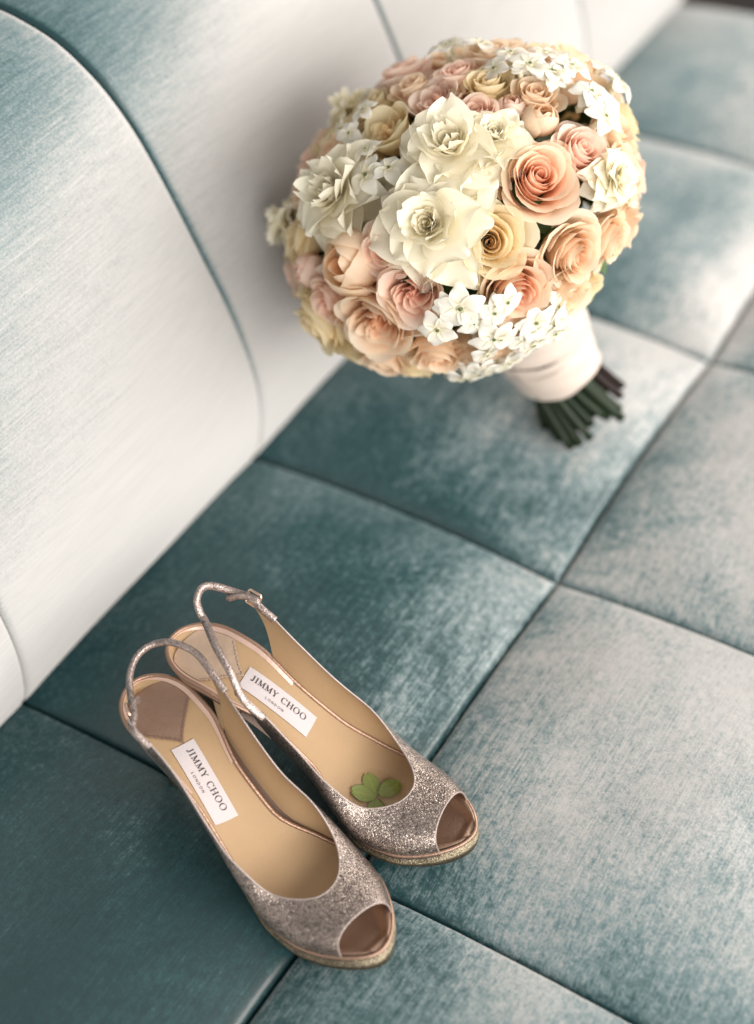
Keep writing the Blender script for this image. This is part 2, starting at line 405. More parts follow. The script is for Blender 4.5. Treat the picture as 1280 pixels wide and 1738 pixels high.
# --- lettering: strokes on a unit cap height
def stroke(P, w0, w1=None):
    w1 = w0 if w1 is None else w1; V = []; Fc = []; n = len(P)
    for i, (x, y) in enumerate(P):
        a = P[max(i-1, 0)]; b = P[min(i+1, n-1)]; dx, dy = b[0]-a[0], b[1]-a[1]; l = math.hypot(dx, dy) or 1
        w = 0.5*lerp(w0, w1, i/(n-1)); V += [(x-dy/l*w, y+dx/l*w), (x+dy/l*w, y-dx/l*w)]
    for i in range(n-1): Fc.append((2*i, 2*i+1, 2*i+3, 2*i+2))
    return V, Fc
def ring2(cx, cy, rx, ry, tx, ty, a0=0, a1=360, n=28):
    V = []; Fc = []
    for i in range(n+1):
        a = R(a0+(a1-a0)*i/n); V += [(cx+rx*math.cos(a), cy+ry*math.sin(a)), (cx+(rx-tx)*math.cos(a), cy+(ry-ty)*math.sin(a))]
    for i in range(n): Fc.append((2*i, 2*i+2, 2*i+3, 2*i+1))
    return V, Fc
def ser(x, y, w=0.34): return stroke([(x-w/2, y), (x+w/2, y)], 0.055)
K, t_ = 0.13, 0.055
GL = {
 'J': (0.55, lambda: [stroke([(0.34, 0.97), (0.34, 0.3)], K), ser(0.34, 0.97), stroke([(0.34, 0.3), (0.32, 0.1), (0.24, -0.02), (0.12, -0.03), (0.05, 0.06), (0.09, 0.14)], K, 0.1)]),
 'I': (0.44, lambda: [stroke([(0.22, 0.97), (0.22, 0.03)], K), ser(0.22, 0.97), ser(0.22, 0.03)]),
 'M': (1.06, lambda: [stroke([(0.17, 0.03), (0.19, 0.97)], t_), stroke([(0.19, 0.97), (0.52, 0.06)], K), stroke([(0.52, 0.06), (0.85, 0.97)], t_), stroke([(0.86, 0.97), (0.88, 0.03)], K), ser(0.15, 0.03, 0.28), ser(0.90, 0.03, 0.32), ser(0.13, 0.97, 0.2), ser(0.92, 0.97, 0.2)]),
 'Y': (0.84, lambda: [stroke([(0.13, 0.97), (0.43, 0.45)], K), stroke([(0.70, 0.97), (0.43, 0.45)], t_), stroke([(0.43, 0.47), (0.43, 0.03)], K), ser(0.14, 0.97, 0.3), ser(0.70, 0.97, 0.26), ser(0.43, 0.03)]),
 'C': (0.88, lambda: [ring2(0.47, 0.5, 0.42, 0.52, 0.13, 0.055, 42, 318), stroke([(0.79, 1.0), (0.79, 0.72)], t_), stroke([(0.79, 0.16), (0.80, 0.02)], t_)]),
 'H': (0.96, lambda: [stroke([(0.2, 0.97), (0.2, 0.03)], K), stroke([(0.76, 0.97), (0.76, 0.03)], K), stroke([(0.2, 0.52), (0.76, 0.52)], t_), ser(0.2, 0.97), ser(0.2, 0.03), ser(0.76, 0.97), ser(0.76, 0.03)]),
 'O': (0.98, lambda: [ring2(0.48, 0.5, 0.44, 0.53, 0.13, 0.055)]),
}
k2 = 0.12
GS = {
 'L': (0.75, lambda: [stroke([(0.12, 1), (0.12, 0)], k2), stroke([(0.12, 0.05), (0.6, 0.05)], k2)]),
 'O': (1.1, lambda: [ring2(0.5, 0.5, 0.46, 0.52, k2, k2, n=20)]),
 'N': (1.0, lambda: [stroke([(0.12, 0), (0.12, 1)], k2), stroke([(0.12, 0.98), (0.8, 0.02)], k2), stroke([(0.8, 0), (0.8, 1)], k2)]),
 'D': (1.0, lambda: [stroke([(0.12, 0), (0.12, 1)], k2), ring2(0.2, 0.5, 0.6, 0.5, k2, k2, -90, 90, 16), stroke([(0.12, 0.95), (0.22, 0.95)], k2), stroke([(0.12, 0.05), (0.22, 0.05)], k2)]),
}
def text2d(txt, glyphs, space=0.0):
    x = 0; parts = []
    for ch in txt:
        if ch == ' ': x += 0.55; continue
        adv, fn = glyphs[ch]
        for v, f in fn(): parts.append(([(a+x, b) for a, b in v], f))
        x += adv+space
    V, Fc = cat(*parts); return V, Fc, x-space

def make_shoe(label, mir, loc, heading, tex):
    """mir False: right shoe (medial +y); True: left shoe"""
    hb = Vector(loc)
    root = empty('slingback_shoe', hb)
    root.rotation_euler = (0, 0, heading)
    tag(root, label, 'shoe', 'pair of glitter slingback shoes')
    s = -1 if mir else 1
    def part(name, V, Fc, mat, parent=None, smooth=True):
        V = [(v[0], s*v[1], v[2]) for v in V]
        if mir: Fc = [f[::-1] for f in Fc]
        return meshobj(name, V, Fc, mat, parent or root, smooth)
    sm_ = tex.get('medial', 0.0)                                # how far forward the medial panel begins
    # insole
    xs = xs_list(60); nv = 16
    V = [ins(x, -1+2*q/nv) for x in xs for q in range(nv+1)]
    Fc = [(i*(nv+1)+q, (i+1)*(nv+1)+q, (i+1)*(nv+1)+q+1, i*(nv+1)+q+1) for i in range(len(xs)-1) for q in range(nv)]
    insole = part('insole', V, Fc, M_TAN)
    # bronze toe bed seen through the peep hole, and heel rim
    xs2 = [lerp(0.170, SL-0.0004, (i/24)**0.8) for i in range(25)]
    V = []
    for x in xs2:
        for q in range(nv+1):
            v = -1+2*q/nv; p = ins(x, v*0.985); e_ = max(abs(v), sm(0.196, SL, x)); p.z += 0.0012+0.0030*sm(0.45, 0.86, e_)*(1-0.55*sm(0.88, 1.0, e_))*sm(0.178, 0.195, x); V.append(p)
    Fc = [(i*(nv+1)+q, (i+1)*(nv+1)+q, (i+1)*(nv+1)+q+1, i*(nv+1)+q+1) for i in range(24) for q in range(nv)]
    part('toe_bed', V, Fc, M_BRONZE)
    # heel pad with a pinked front edge, and its row of stitches
    def pad_front(v): return 0.0505-0.0175*abs(v+0.1)**0.8+0.0004*math.cos(v*46)
    V = []; Fc = []; n1 = 26; n2 = 40
    for i in range(n1+1):
        for q in range(n2+1):
            v = -0.84+1.68*q/n2; t = i/n1
            x = lerp(0.0045+0.010*abs(v)**3.5, pad_front(v/0.84), t)
            p = ins(x, v); p.z += 0.0009+0.0003*noise.noise((x*160, v*4, 2.0 if mir else 5.0)); V.append(p)
    for i in range(n1):
        for q in range(n2):
            a = i*(n2+1)+q; Fc.append((a, a+n2+1, a+n2+2, a+1))
    pad = part('heel_pad', V, Fc, M_BRONZE if not mir else M_PAD_LIT)
    st = []
    for q in range(34):
        v0 = -0.80+1.6*q/34; v1 = v0+1.6/34*0.6
        a = ins(pad_front(v0/0.84)-0.0016, v0); b = ins(pad_front(v1/0.84)-0.0016, v1); a.z += 0.0014; b.z += 0.0014
        st.append(tube([a, b], 0.00022, 4))
    part('stitching', *cat(*st), M_STITCH, pad)
    # metallic band lining the rim of the heel seat
    xb = [lerp(0.0006, 0.075, (i/40)**1.6) for i in range(41)]; V = []; Fc = []
    seq = [(x, -1) for x in reversed(xb)]+[(x, 1) for x in xb[1:]]
    for x, sd in seq:
        a = ins(x, sd*0.86); a.z += 0.0006; b = ins(x, sd*0.93); b.z += 0.0010; c = ins(x, sd*1.0); c.z += 0.0010
        V += [a, b, c]
    for i in range(len(seq)-1):
        for q in range(2): Fc.append((3*i+q, 3*i+3+q, 3*i+4+q, 3*i+q+1))
    part('heel_rim_band', V, Fc, M_PINK)
    # rolled piping all round the insole
    P = outline(70, 0.0006)
    for p in P: p.z += 0.0002
    part('piping', *tube(P, 0.0014, 8, True), M_BRONZE)
    # sole: shank under the insole, then the platform
    def shell(x0, x1, n, grow, ztop, zbot, name, mat):
        V = []; Fc = []; nq = 10
        for i in range(n+1):
            x = x0+(x1-x0)*(0.5-0.5*math.cos(math.pi*i/n))
            xx = min(max(x, 0.0), SL)
            ring = []
            for sd in (-1, 1):
                w = (Wm(xx) if sd > 0 else Wl(xx))
                if x < 0.03: e = math.sqrt(max(0, 1-((0.03-x)/(0.03+grow))**2))
                elif x > 0.150: e = max(0, 1-((x-0.150)/(SL+grow-0.150))**2.5)**0.53
                else: e = 1
                ring.append(yc(xx)+sd*(w+grow)*max(e, 0.01))
            zt, zb = ztop(xx), zbot(xx)
            V += [(x, ring[0], zt), (x, ring[1], zt), (x, ring[1]*0.995, (zt+zb)/2), (x, ring[1]*0.93, zb), (x, ring[0]*0.93, zb), (x, ring[0]*0.995, (zt+zb)/2)]
        for i in range(n):
            for q in range(6):
                a = 6*i+q; b = 6*i+(q+1) % 6; Fc.append((b, a, a+6, b+6))
        Fc.append((0, 1, 2, 3, 4, 5)); Fc.append(tuple(6*n+q for q in (5, 4, 3, 2, 1, 0)))
        return part(name, V, Fc, mat, None, True)
    shell(0.0, 0.160, 50, -0.0004, lambda x: zc(x)-0.0010, lambda x: zc(x)-0.0062, 'shank', M_BRONZE)
    zpl = curve([(0.10, 0.030), (0.118, 0.0165), (0.135, 0.0055), (0.152, 0.0008), (0.175, 0.0), (0.195, 0.0010), (0.215, 0.0040)])
    shell(0.105, SL+0.0022, 50, 0.0022, lambda x: min(zc(x)-0.0030, 0.0400), lambda x: zpl(x), 'platform_sole', M_GOLD)
    # heel: D-section loft
    lv = [(0.0795, 0.002, 0.043, 0.0185), (0.0735, 0.003, 0.0405, 0.0165), (0.067, 0.005, 0.0350, 0.0132), (0.058, 0.0078, 0.0300, 0.0100), (0.046, 0.0108, 0.0268, 0.0077), (0.032, 0.0132, 0.0256, 0.0063), (0.016, 0.0146, 0.0250, 0.0055), (0.004, 0.0152, 0.0250, 0.0052)]
    V = []; Fc = []; ns = 20
    for z, xa, xb_, hw in lv:
        for q in range(ns):
            a = 2*math.pi*q/ns; cx = (xa+xb_)/2; rx = (xb_-xa)/2
            px = cx - rx*math.cos(a)
            if math.cos(a) < -0.55: px = cx+rx*0.55+(-math.cos(a)-0.55)*rx*0.15
            V.append((px, yc(0)+hw*math.sin(a), z+(0.003*(1-px/0.047) if z > 0.075 else 0)))
    for i in range(len(lv)-1):
        for q in range(ns):
            a = i*ns+q; b = i*ns+(q+1) % ns; Fc.append((a, a+ns, b+ns, b))
    hl_o = part('heel', V, Fc, M_GOLD)
    V = []; 
    for z in (0.004, -0.001):
        for q in range(ns):
            a = 2*math.pi*q/ns; V.append((0.0201-0.0054*math.cos(a), yc(0)+0.0056*math.sin(a), z))
    Fc = [(q, ns+q, ns+(q+1) % ns, (q+1) % ns) for q in range(ns)]+[tuple(range(ns-1, -1, -1)), tuple(range(ns, 2*ns))]
    part('heel_tip', V, Fc, M_BRONZE, hl_o)
    V = []; Fc = []
    for i, (z, xa, xb_, hw) in enumerate(lv[1:]):
        for sd in (-1, 0, 1): V.append(((xa+xb_)/2+(xb_-xa)/2*0.66+0.0011, yc(0)+sd*hw*0.62, z))
    for i in range(len(lv)-2):
        for q in range(2): Fc.append((3*i+q, 3*i+q+1, 3*i+q+4, 3*i+q+3))
    part('heel_breast', V, Fc, M_TAN, hl_o)
    # upper, its lining and its bound edges
    part('upper', *cat(upper_half(-1, 0.0), upper_half(1, 0.0, sm_)), M_GLIT)
    V, Fc = cat(upper_half(-1, -0.0011), upper_half(1, -0.0011, sm_))
    part('upper_lining', V, [f[::-1] for f in Fc], M_TAN)
    xs_u = up_stations()
    top = [upt(x, th_top(x), -1, -0.0005) for x in xs_u if x <= X_THROAT]+[upt(x, th_top(x), 1, -0.0005) for x in reversed(up_stations(sm_)) if x < X_THROAT]
    part('topline_binding', *tube(top, 0.0007, 6), M_BIND)
    for sd in (-1, 1):
        part('rear_edge_binding', *tube([upt(x, th_bot(x-(sm_ if sd > 0 else 0)), sd, -0.0005) for x in up_stations(sm_ if sd > 0 else 0) if x <= 0.0612+(sm_ if sd > 0 else 0)], 0.0006, 6), M_BIND)
    peep = [upt(x, th_top(x), -1, -0.0005) for x in reversed(xs_u) if x >= X_PEEP-1e-6]+[upt(x, th_top(x), 1, -0.0005) for x in xs_u if x > X_PEEP+1e-6]
    part('peep_edge_binding', *tube(peep, 0.0007, 6), M_BIND)
    # strip painted dark for the shade in the gap between the insole and the feather edge of the upper
    for sd in (-1, 1):
        xs3 = [lerp(0.0605, SL-0.006, i/50) for i in range(51)]; V = []
        for x in xs3:
            a = ins(x, sd*0.985); a.z -= 0.0004; b = upt(x, 0.0, sd, -0.0006); b.z += 0.0002; V += [a, (a+b)/2-Vector((0, 0, 0.0012)), b]
        Fc = [(3*i+q, 3*i+3+q, 3*i+4+q, 3*i+q+1) for i in range(50) for q in range(2)]
        part('gap_shade_strip', V, Fc if sd > 0 else [f[::-1] for f in Fc], M_GAP_SHADE)
    # slingback cord: from one side panel round the back of the heel to the other
    on = lambda x, sd: upt(x, th_top(x)-0.045, sd, 0.0002)
    a0, a = on(0.062, -1), on(0.050, -1); b0, b = on(0.062+sm_, 1), on(0.050+sm_, 1)
    bk = tex['strap']
    path = spline([a0, a]+[Vector(p) for p in bk]+[b, b0], 10)
    part('slingback_strap', *tube(path, 0.0030, 10, False, 0.75), M_CORD)
    # buckle on the lateral side
    bp = Vector(tex['buckle']); d = Vector(tex['bdir']).normalized(); up = Vector((0, -0.45, 0.89)); up = (up-d*up.dot(d)).normalized(); nn = d.cross(up)
    fr = [bp+d*(0.0048*cx)+up*(0.0046*cy) for cx, cy in ((-1, -0.8), (-0.8, -1), (0.8, -1), (1, -0.8), (1, 0.8), (0.8, 1), (-0.8, 1), (-1, 0.8))]
    bo = part('buckle', *cat(tube(fr, 0.0009, 8, True), tube([bp-d*0.0048+nn*0.0005, bp+d*0.0052+nn*0.0016], 0.0006, 6)), M_METAL)
    tip = spline([bp-d*0.004, bp+d*0.004+nn*0.002, bp+d*0.010+nn*0.0035-up*0.003, bp+d*0.0155+nn*0.003-up*0.008], 6)
    part('strap_end', *tube(tip, 0.0025, 8, False, 0.6), M_CORD)
    # label: follows the insole; text runs heel to toe, its top towards the wearer's left
    lx, ly, lw, lh = 0.0722, tex['ly'], 0.0442, 0.0156
    ca, sa = math.cos(tex['lrot']), math.sin(tex['lrot'])
    def put(u, v, dz):                                        # label plane (u along, v across) -> insole surface, in world-handed shoe space
        x = lx+u*ca-v*sa; y = ly+u*sa+v*ca
        return (x, y, insz(x, s*y)+dz)
    nu, nw = 48, 12
    V = [put(-lw/2+lw*i/nu, -lh/2+lh*j/nw, 0.0007) for i in range(nu+1) for j in range(nw+1)]
    Fc = [(i*(nw+1)+j, (i+1)*(nw+1)+j, (i+1)*(nw+1)+j+1, i*(nw+1)+j+1) for i in range(nu) for j in range(nw)]
    lab = meshobj('brand_label', V, Fc, M_LABEL, root)
    V1, F1, w1 = text2d('JIMMY CHOO', GL, 0.07); k1 = lw*0.80/w1
    V2, F2, w2 = text2d('LONDON', GS, 0.28); kk = 0.0016
    V = [put(-lw*0.40+x*k1, 0.0002+y*k1, 0.0013) for x, y in V1]+[put(-w2*kk/2+x*kk, -0.0046+y*kk, 0.0013) for x, y in V2]
    Fc = F1+[tuple(i+len(V1) for i in f) for f in F2]
    meshobj('lettering', V, Fc, M_INK, lab, False)
    return root

def place_z(hx, hy, heading):
    c, s_ = math.cos(heading), math.sin(heading)
    zh = seat_h(hx+c*0.0206, hy+s_*0.0206)
    zb = max(seat_h(hx+c*x-s_*y, hy+s_*x+c*y) for x in (0.155, 0.17, 0.185) for y in (-0.02, 0, 0.02))
    return zh-0.006, zb-0.003
def set_shoe(label, mir, hx, hy, heading, tex):
    zh, zb = place_z(hx, hy, heading)
    r = make_shoe(label, mir, (hx, hy, zh), heading, tex)
    pitch = math.atan2(zb-zh, 0.15)
    r.rotation_euler = (0, -pitch, heading)
    return r
shoe_r = set_shoe('silver glitter peep-toe slingback shoe in front, with shaded brown heel pad', False, 0.0088, 0.1530, -1.8376,
    dict(strap=[(0.039, -0.0262, 0.1135), (0.023, -0.0183, 0.1106), (0.011, -0.0098, 0.1123), (0.005, 0.0003, 0.1154), (0.006, 0.0102, 0.1182), (0.013, 0.018, 0.1206), (0.023, 0.0225, 0.122), (0.035, 0.026, 0.1195)],
         buckle=(0.036, -0.0262, 0.1128), bdir=(-0.8, 0.35, -0.15), ly=-0.0106, lrot=-0.1366))
shoe_l = set_shoe('silver glitter peep-toe slingback shoe behind, holding a four-leaf clover on its insole', True, 0.0358, 0.1515, -1.4922,
    dict(strap=[(0.047, -0.0355, 0.1177), (0.032, -0.0354, 0.1177), (0.020, -0.0313, 0.1221), (0.015, -0.0263, 0.1232), (0.016, -0.0181, 0.1213), (0.019, -0.0148, 0.1144), (0.025, -0.0110, 0.1115), (0.045, 0.0067, 0.117), (0.060, 0.0165, 0.1135)], medial=0.022,
         buckle=(0.046, -0.0358, 0.1175), bdir=(-0.9, -0.1, 0.15), ly=0.0071, lrot=0.0367))

# ---------------------------------------------------------------- materials: bouquet
def petal_mat(name, deep, pale, rough=0.5, trans=0.28):
    """deep near the petal's base and in the heart of the flower, pale at the rim: the pigment itself, stored per vertex"""
    k = N(name); at = k.n('Attribute', {'attribute_name': 'tint'}); co = k.n('TexCoord').outputs['Object']
    nz = k.n('TexNoise', None, Vector=k.mapped(co, (240, 240, 240)), Scale=1.0, Detail=3.0)
    oi = k.n('ObjectInfo')
    f = k.math('ADD', at.outputs['Fac'], k.math('MULTIPLY', k.math('SUBTRACT', nz.outputs['Fac'], 0.5), 0.25), True)
    mid = tuple(0.45*a+0.55*b for a, b in zip(deep, pale))
    col = k.ramp(f, [(0.0, deep), (0.5, mid), (1.0, pale)])
    col = k.n('HueSaturation', None, Hue=0.5, Saturation=1.0, Value=k.math('ADD', 0.94, k.math('MULTIPLY', oi.outputs['Random'], 0.10)), Color=col)
    vein = k.n('TexNoise', None, Vector=k.mapped(co, (700, 700, 160)), Scale=1.0, Detail=2.0)
    bp = k.n('Bump', None, Strength=0.15, Distance=0.0004, Height=vein)
    pr = k.n('BsdfPrincipled', None, Base_Color=col, Roughness=rough, Specular_IOR_Level=0.35, Normal=bp)
    tr = k.n('BsdfTranslucent', None, Color=col, Normal=bp)
    mx = k.n('MixShader', None, Fac=trans); k.set(mx, 'i1', pr); k.set(mx, 'i2', tr)
    return k.finish(mx)
P_PEACH = petal_mat('petal_peach', (0.95, 0.45, 0.26), (0.97, 0.80, 0.62), 0.5, 0.48)
P_PINK = petal_mat('petal_pink', (0.95, 0.52, 0.38), (0.97, 0.82, 0.70), 0.5, 0.48)
P_PALE = petal_mat('petal_pale_peach', (0.95, 0.60, 0.36), (0.97, 0.84, 0.66), 0.5, 0.48)
P_CREAM = petal_mat('petal_cream', (0.92, 0.65, 0.33), (0.97, 0.88, 0.63), 0.5, 0.48)
P_APRI = petal_mat('petal_apricot_heart', (0.93, 0.47, 0.22), (0.96, 0.83, 0.66), 0.5, 0.48)
P_IVORY = petal_mat('petal_ivory', (0.96, 0.86, 0.62), (0.98, 0.935, 0.79), 0.42, 0.34)
P_WHITE = petal_mat('petal_white', (0.86, 0.80, 0.56), (0.95, 0.92, 0.83), 0.36, 0.32)
P_LEAF = petal_mat('leaf_green', (0.035, 0.075, 0.018), (0.10, 0.17, 0.05), 0.45, 0.15)
P_STEM = leather_mat('stem_green', (0.011, 0.021, 0.008), 0.0, 0.5, 260, 0.5, 0.3, 0.5)
P_STEMB = leather_mat('stem_brown', (0.020, 0.011, 0.009), 0.0, 0.5, 260, 0.5, 0.3, 0.5)
M_CUT = plain('cut_stem', (0.26, 0.20, 0.11), 0.8)
def satin_mat():
    k = N('ivory_satin'); co = k.n('TexCoord').outputs['Object']
    nz = k.n('TexNoise', None, Vector=k.mapped(co, (900, 900, 900)), Scale=1.0, Detail=2.0)
    bp = k.n('Bump', None, Strength=0.08, Distance=0.0003, Height=nz)
    return k.finish(k.n('BsdfPrincipled', None, Base_Color=rgb(0.62, 0.52, 0.445), Roughness=0.42, Specular_IOR_Level=0.5, Sheen_Weight=0.4, Sheen_Roughness=0.4, Normal=bp))
M_SATIN = satin_mat()

def pmesh(name, V, Fc, tint, mat, parent):
    o = meshobj(name, V, Fc, mat, parent)
    at = o.data.attributes.new('tint', 'FLOAT', 'POINT'); at.data.foreach_set('value', tint); return o
def grid_faces(nu, nv): return [(i*(nv+1)+j, (i+1)*(nv+1)+j, (i+1)*(nv+1)+j+1, i*(nv+1)+j+1) for i in range(nu) for j in range(nv)]

def rose_petals(rng, n=24, cupped=False, closed=False, curlk=1.0):
    """list of (verts, faces, tint), unit radius, opening to +z"""
    out = []; a0 = rng.uniform(0, 6.28); nu, nv = 12, 8
    for i in range(-1, n):
        if i < 0:                                                # the tight scroll at the heart
            V = []; T = []
            for p in range(nu*2+1):
                aa = p/(nu*2)*math.pi*3.4
                for q in range(nv+1):
                    v = q/nv; rr = (0.028+0.0075*aa)*(0.75+0.35*v); V.append((rr*math.cos(aa), rr*math.sin(aa), lerp(-0.3, 0.30-0.006*aa, v))); T.append(0.12+0.25*v)
            if not closed: out.append((V, grid_faces(nu*2, nv), T))
            continue
        t = i/(n-1); a0 += 2.399+rng.uniform(-0.25, 0.25)
        if closed:
            R0 = 0.35+0.5*t; top = 0.75-0.12*t; da = 1.5; curl = -0.55; spiral = 0.05
        elif cupped and t < 0.72:
            R0 = 0.14+0.62*t+rng.uniform(-0.06, 0.06); top = 0.22+0.10*t+rng.uniform(-0.10, 0.06); da = 0.75+rng.uniform(-0.15, 0.2); curl = 0.03; spiral = 0.16
        else:
            R0 = 0.085+0.80*t**0.92; top = 0.42+0.10*math.sin(min(1, t*1.5)*1.9)-0.52*max(0, t-0.45)**1.2*1.6; da = 2.5-1.5*t
            curl = (0.0 if t < 0.22 else 0.30*(t-0.22)*curlk); spiral = 0.055+0.10*t
            if cupped: top += 0.12; curl *= 0.5
        wav = rng.uniform(0, 6.28); wa = 0.022+0.05*t; tipk = 0.05+0.07*rng.random(); lean = rng.uniform(-0.06, 0.06)
        V = []; T = []
        for p in range(nu+1):
            u = -1+2*p/nu
            edge = 1-0.34*abs(u)**2.6-tipk*(1-math.exp(-(u*u)/0.05))*0.35
            for q in range(nv+1):
                v = q/nv; ve = v*edge
                z = lerp(-0.55-0.1*t, top, ve) + wa*0.7*math.sin(u*4.3+wav)*v*v
                rr = R0*(0.34+0.66*ve**0.55) + spiral*u*(0.3+0.7*ve) + lean*ve*0.5
                if closed: rr = R0*math.sin(math.pi*(0.12+0.76*ve))**0.6*1.05+0.03*u
                else:
                    rr += curl*ve**5*1.0 + wa*math.sin(u*3.1+wav)*ve**2
                    z -= curl*0.75*ve**7*(1+0.4*abs(u))
                a = a0+u*da*(0.75+0.25*ve)
                cr = 0.035*(0.3+t)*ve; V.append((rr*math.cos(a)+cr*noise.noise((a*2.3, ve*3, i*7.1)), rr*math.sin(a)+cr*noise.noise((a*2.3, ve*3, i*7.1+40)), z+cr*noise.noise((a*3.1, ve*2, i*3.3))))
                T.append(max(0, min(1, 0.18+0.62*t**0.8+0.55*(ve-0.55)*(0.4+t*0.8)+(0.25 if ve > 0.86 else 0))))
        out.append((V, grid_faces(nu, nv), T))
    return out
def gardenia_petals(rng, loose=1.0):
    out = []
    for n, ln, tilt, base, cup, wdt in ((8, 1.14, -4, -0.20, 0.10, 0.42), (7, 1.00, 10, -0.08, 0.15, 0.45), (7, 0.80, 24, 0.0, 0.20, 0.46), (6, 0.60, 40, 0.03, 0.26, 0.46), (5, 0.42, 56, 0.05, 0.30, 0.44)):
        a0 = rng.uniform(0, 6.28)
        for i in range(n):
            a = a0+2*math.pi*i/n+rng.uniform(-0.16, 0.16); L = ln*rng.uniform(0.88, 1.10); th = R(tilt+rng.uniform(-14, 14)); nu, nv = 8, 10
            bend = rng.uniform(0.3, 1.1)*(1.0 if tilt < 35 else -0.4); wv = rng.uniform(0, 6.28); tw = rng.uniform(-0.25, 0.25); V = []; T = []
            for p in range(nu+1):
                u = -1+2*p/nu
                for q in range(nv+1):
                    v = q/nv
                    w = wdt*L*(math.sin(math.pi*min(1, (0.06+0.94*v**0.85))*0.955)**0.60)*(1-0.12*v**6)
                    tipv = v*(1-0.10*abs(u)**1.5*v)
                    ang = th-bend*tipv**1.6*0.8
                    r = L*tipv*math.cos(lerp(th, ang, 0.6)); z = base+L*tipv*math.sin(lerp(th, ang, 0.6))+cup*L*u*u*(0.35+0.4*v)+0.07*math.sin(4*u+wv)*v*v+0.04*math.sin(8*v+wv)*u*v+tw*u*w*v*0.5
                    y = u*w
                    V.append((r*math.cos(a)-y*math.sin(a), r*math.sin(a)+y*math.cos(a), z)); T.append(max(0, min(1, 0.25+0.75*v**0.7-0.15*(1-abs(u))*(1-v))))
            out.append((V, grid_faces(nu, nv), T))
    for V, Fc, T in rose_petals(rng, 13):
        out.append(([(x*0.40, y*0.40, z*0.36+0.20) for x, y, z in V], Fc, [0.35+0.6*t for t in T]))
    return out
def stephanotis_petals(rng):
    out = []; a0 = rng.uniform(0, 6.28)
    for i in range(5):
        a = a0+2*math.pi*i/5; nu, nv = 6, 7; L = rng.uniform(0.92, 1.06); V = []; T = []; dr = rng.uniform(0.05, 0.35)
        for p in range(nu+1):
            u = -1+2*p/nu
            for q in range(nv+1):
                v = q/nv
                w = 0.40*L*math.sin(math.pi*(0.14+0.72*v))**0.7+0.01
                r = 0.10+0.95*L*v*(1-0.24*u*u*v); z = 0.10*math.sin(v*2.4)-dr*v*v+0.10*u*u*(1-v*0.5)
                y = u*w; V.append((r*math.cos(a)-y*math.sin(a), r*math.sin(a)+y*math.cos(a), z)); T.append(min(1, 0.35+v*1.2))
        out.append((V, grid_faces(nu, nv), T))
    return out
def lathe(P, ns=14):
    V = [(r*math.cos(2*math.pi*q/ns), r*math.sin(2*math.pi*q/ns), z) for r, z in P for q in range(ns)]
    Fc = [(i*ns+q, i*ns+(q+1) % ns, (i+1)*ns+(q+1) % ns, (i+1)*ns+q) for i in range(len(P)-1) for q in range(ns)]
    return V, Fc

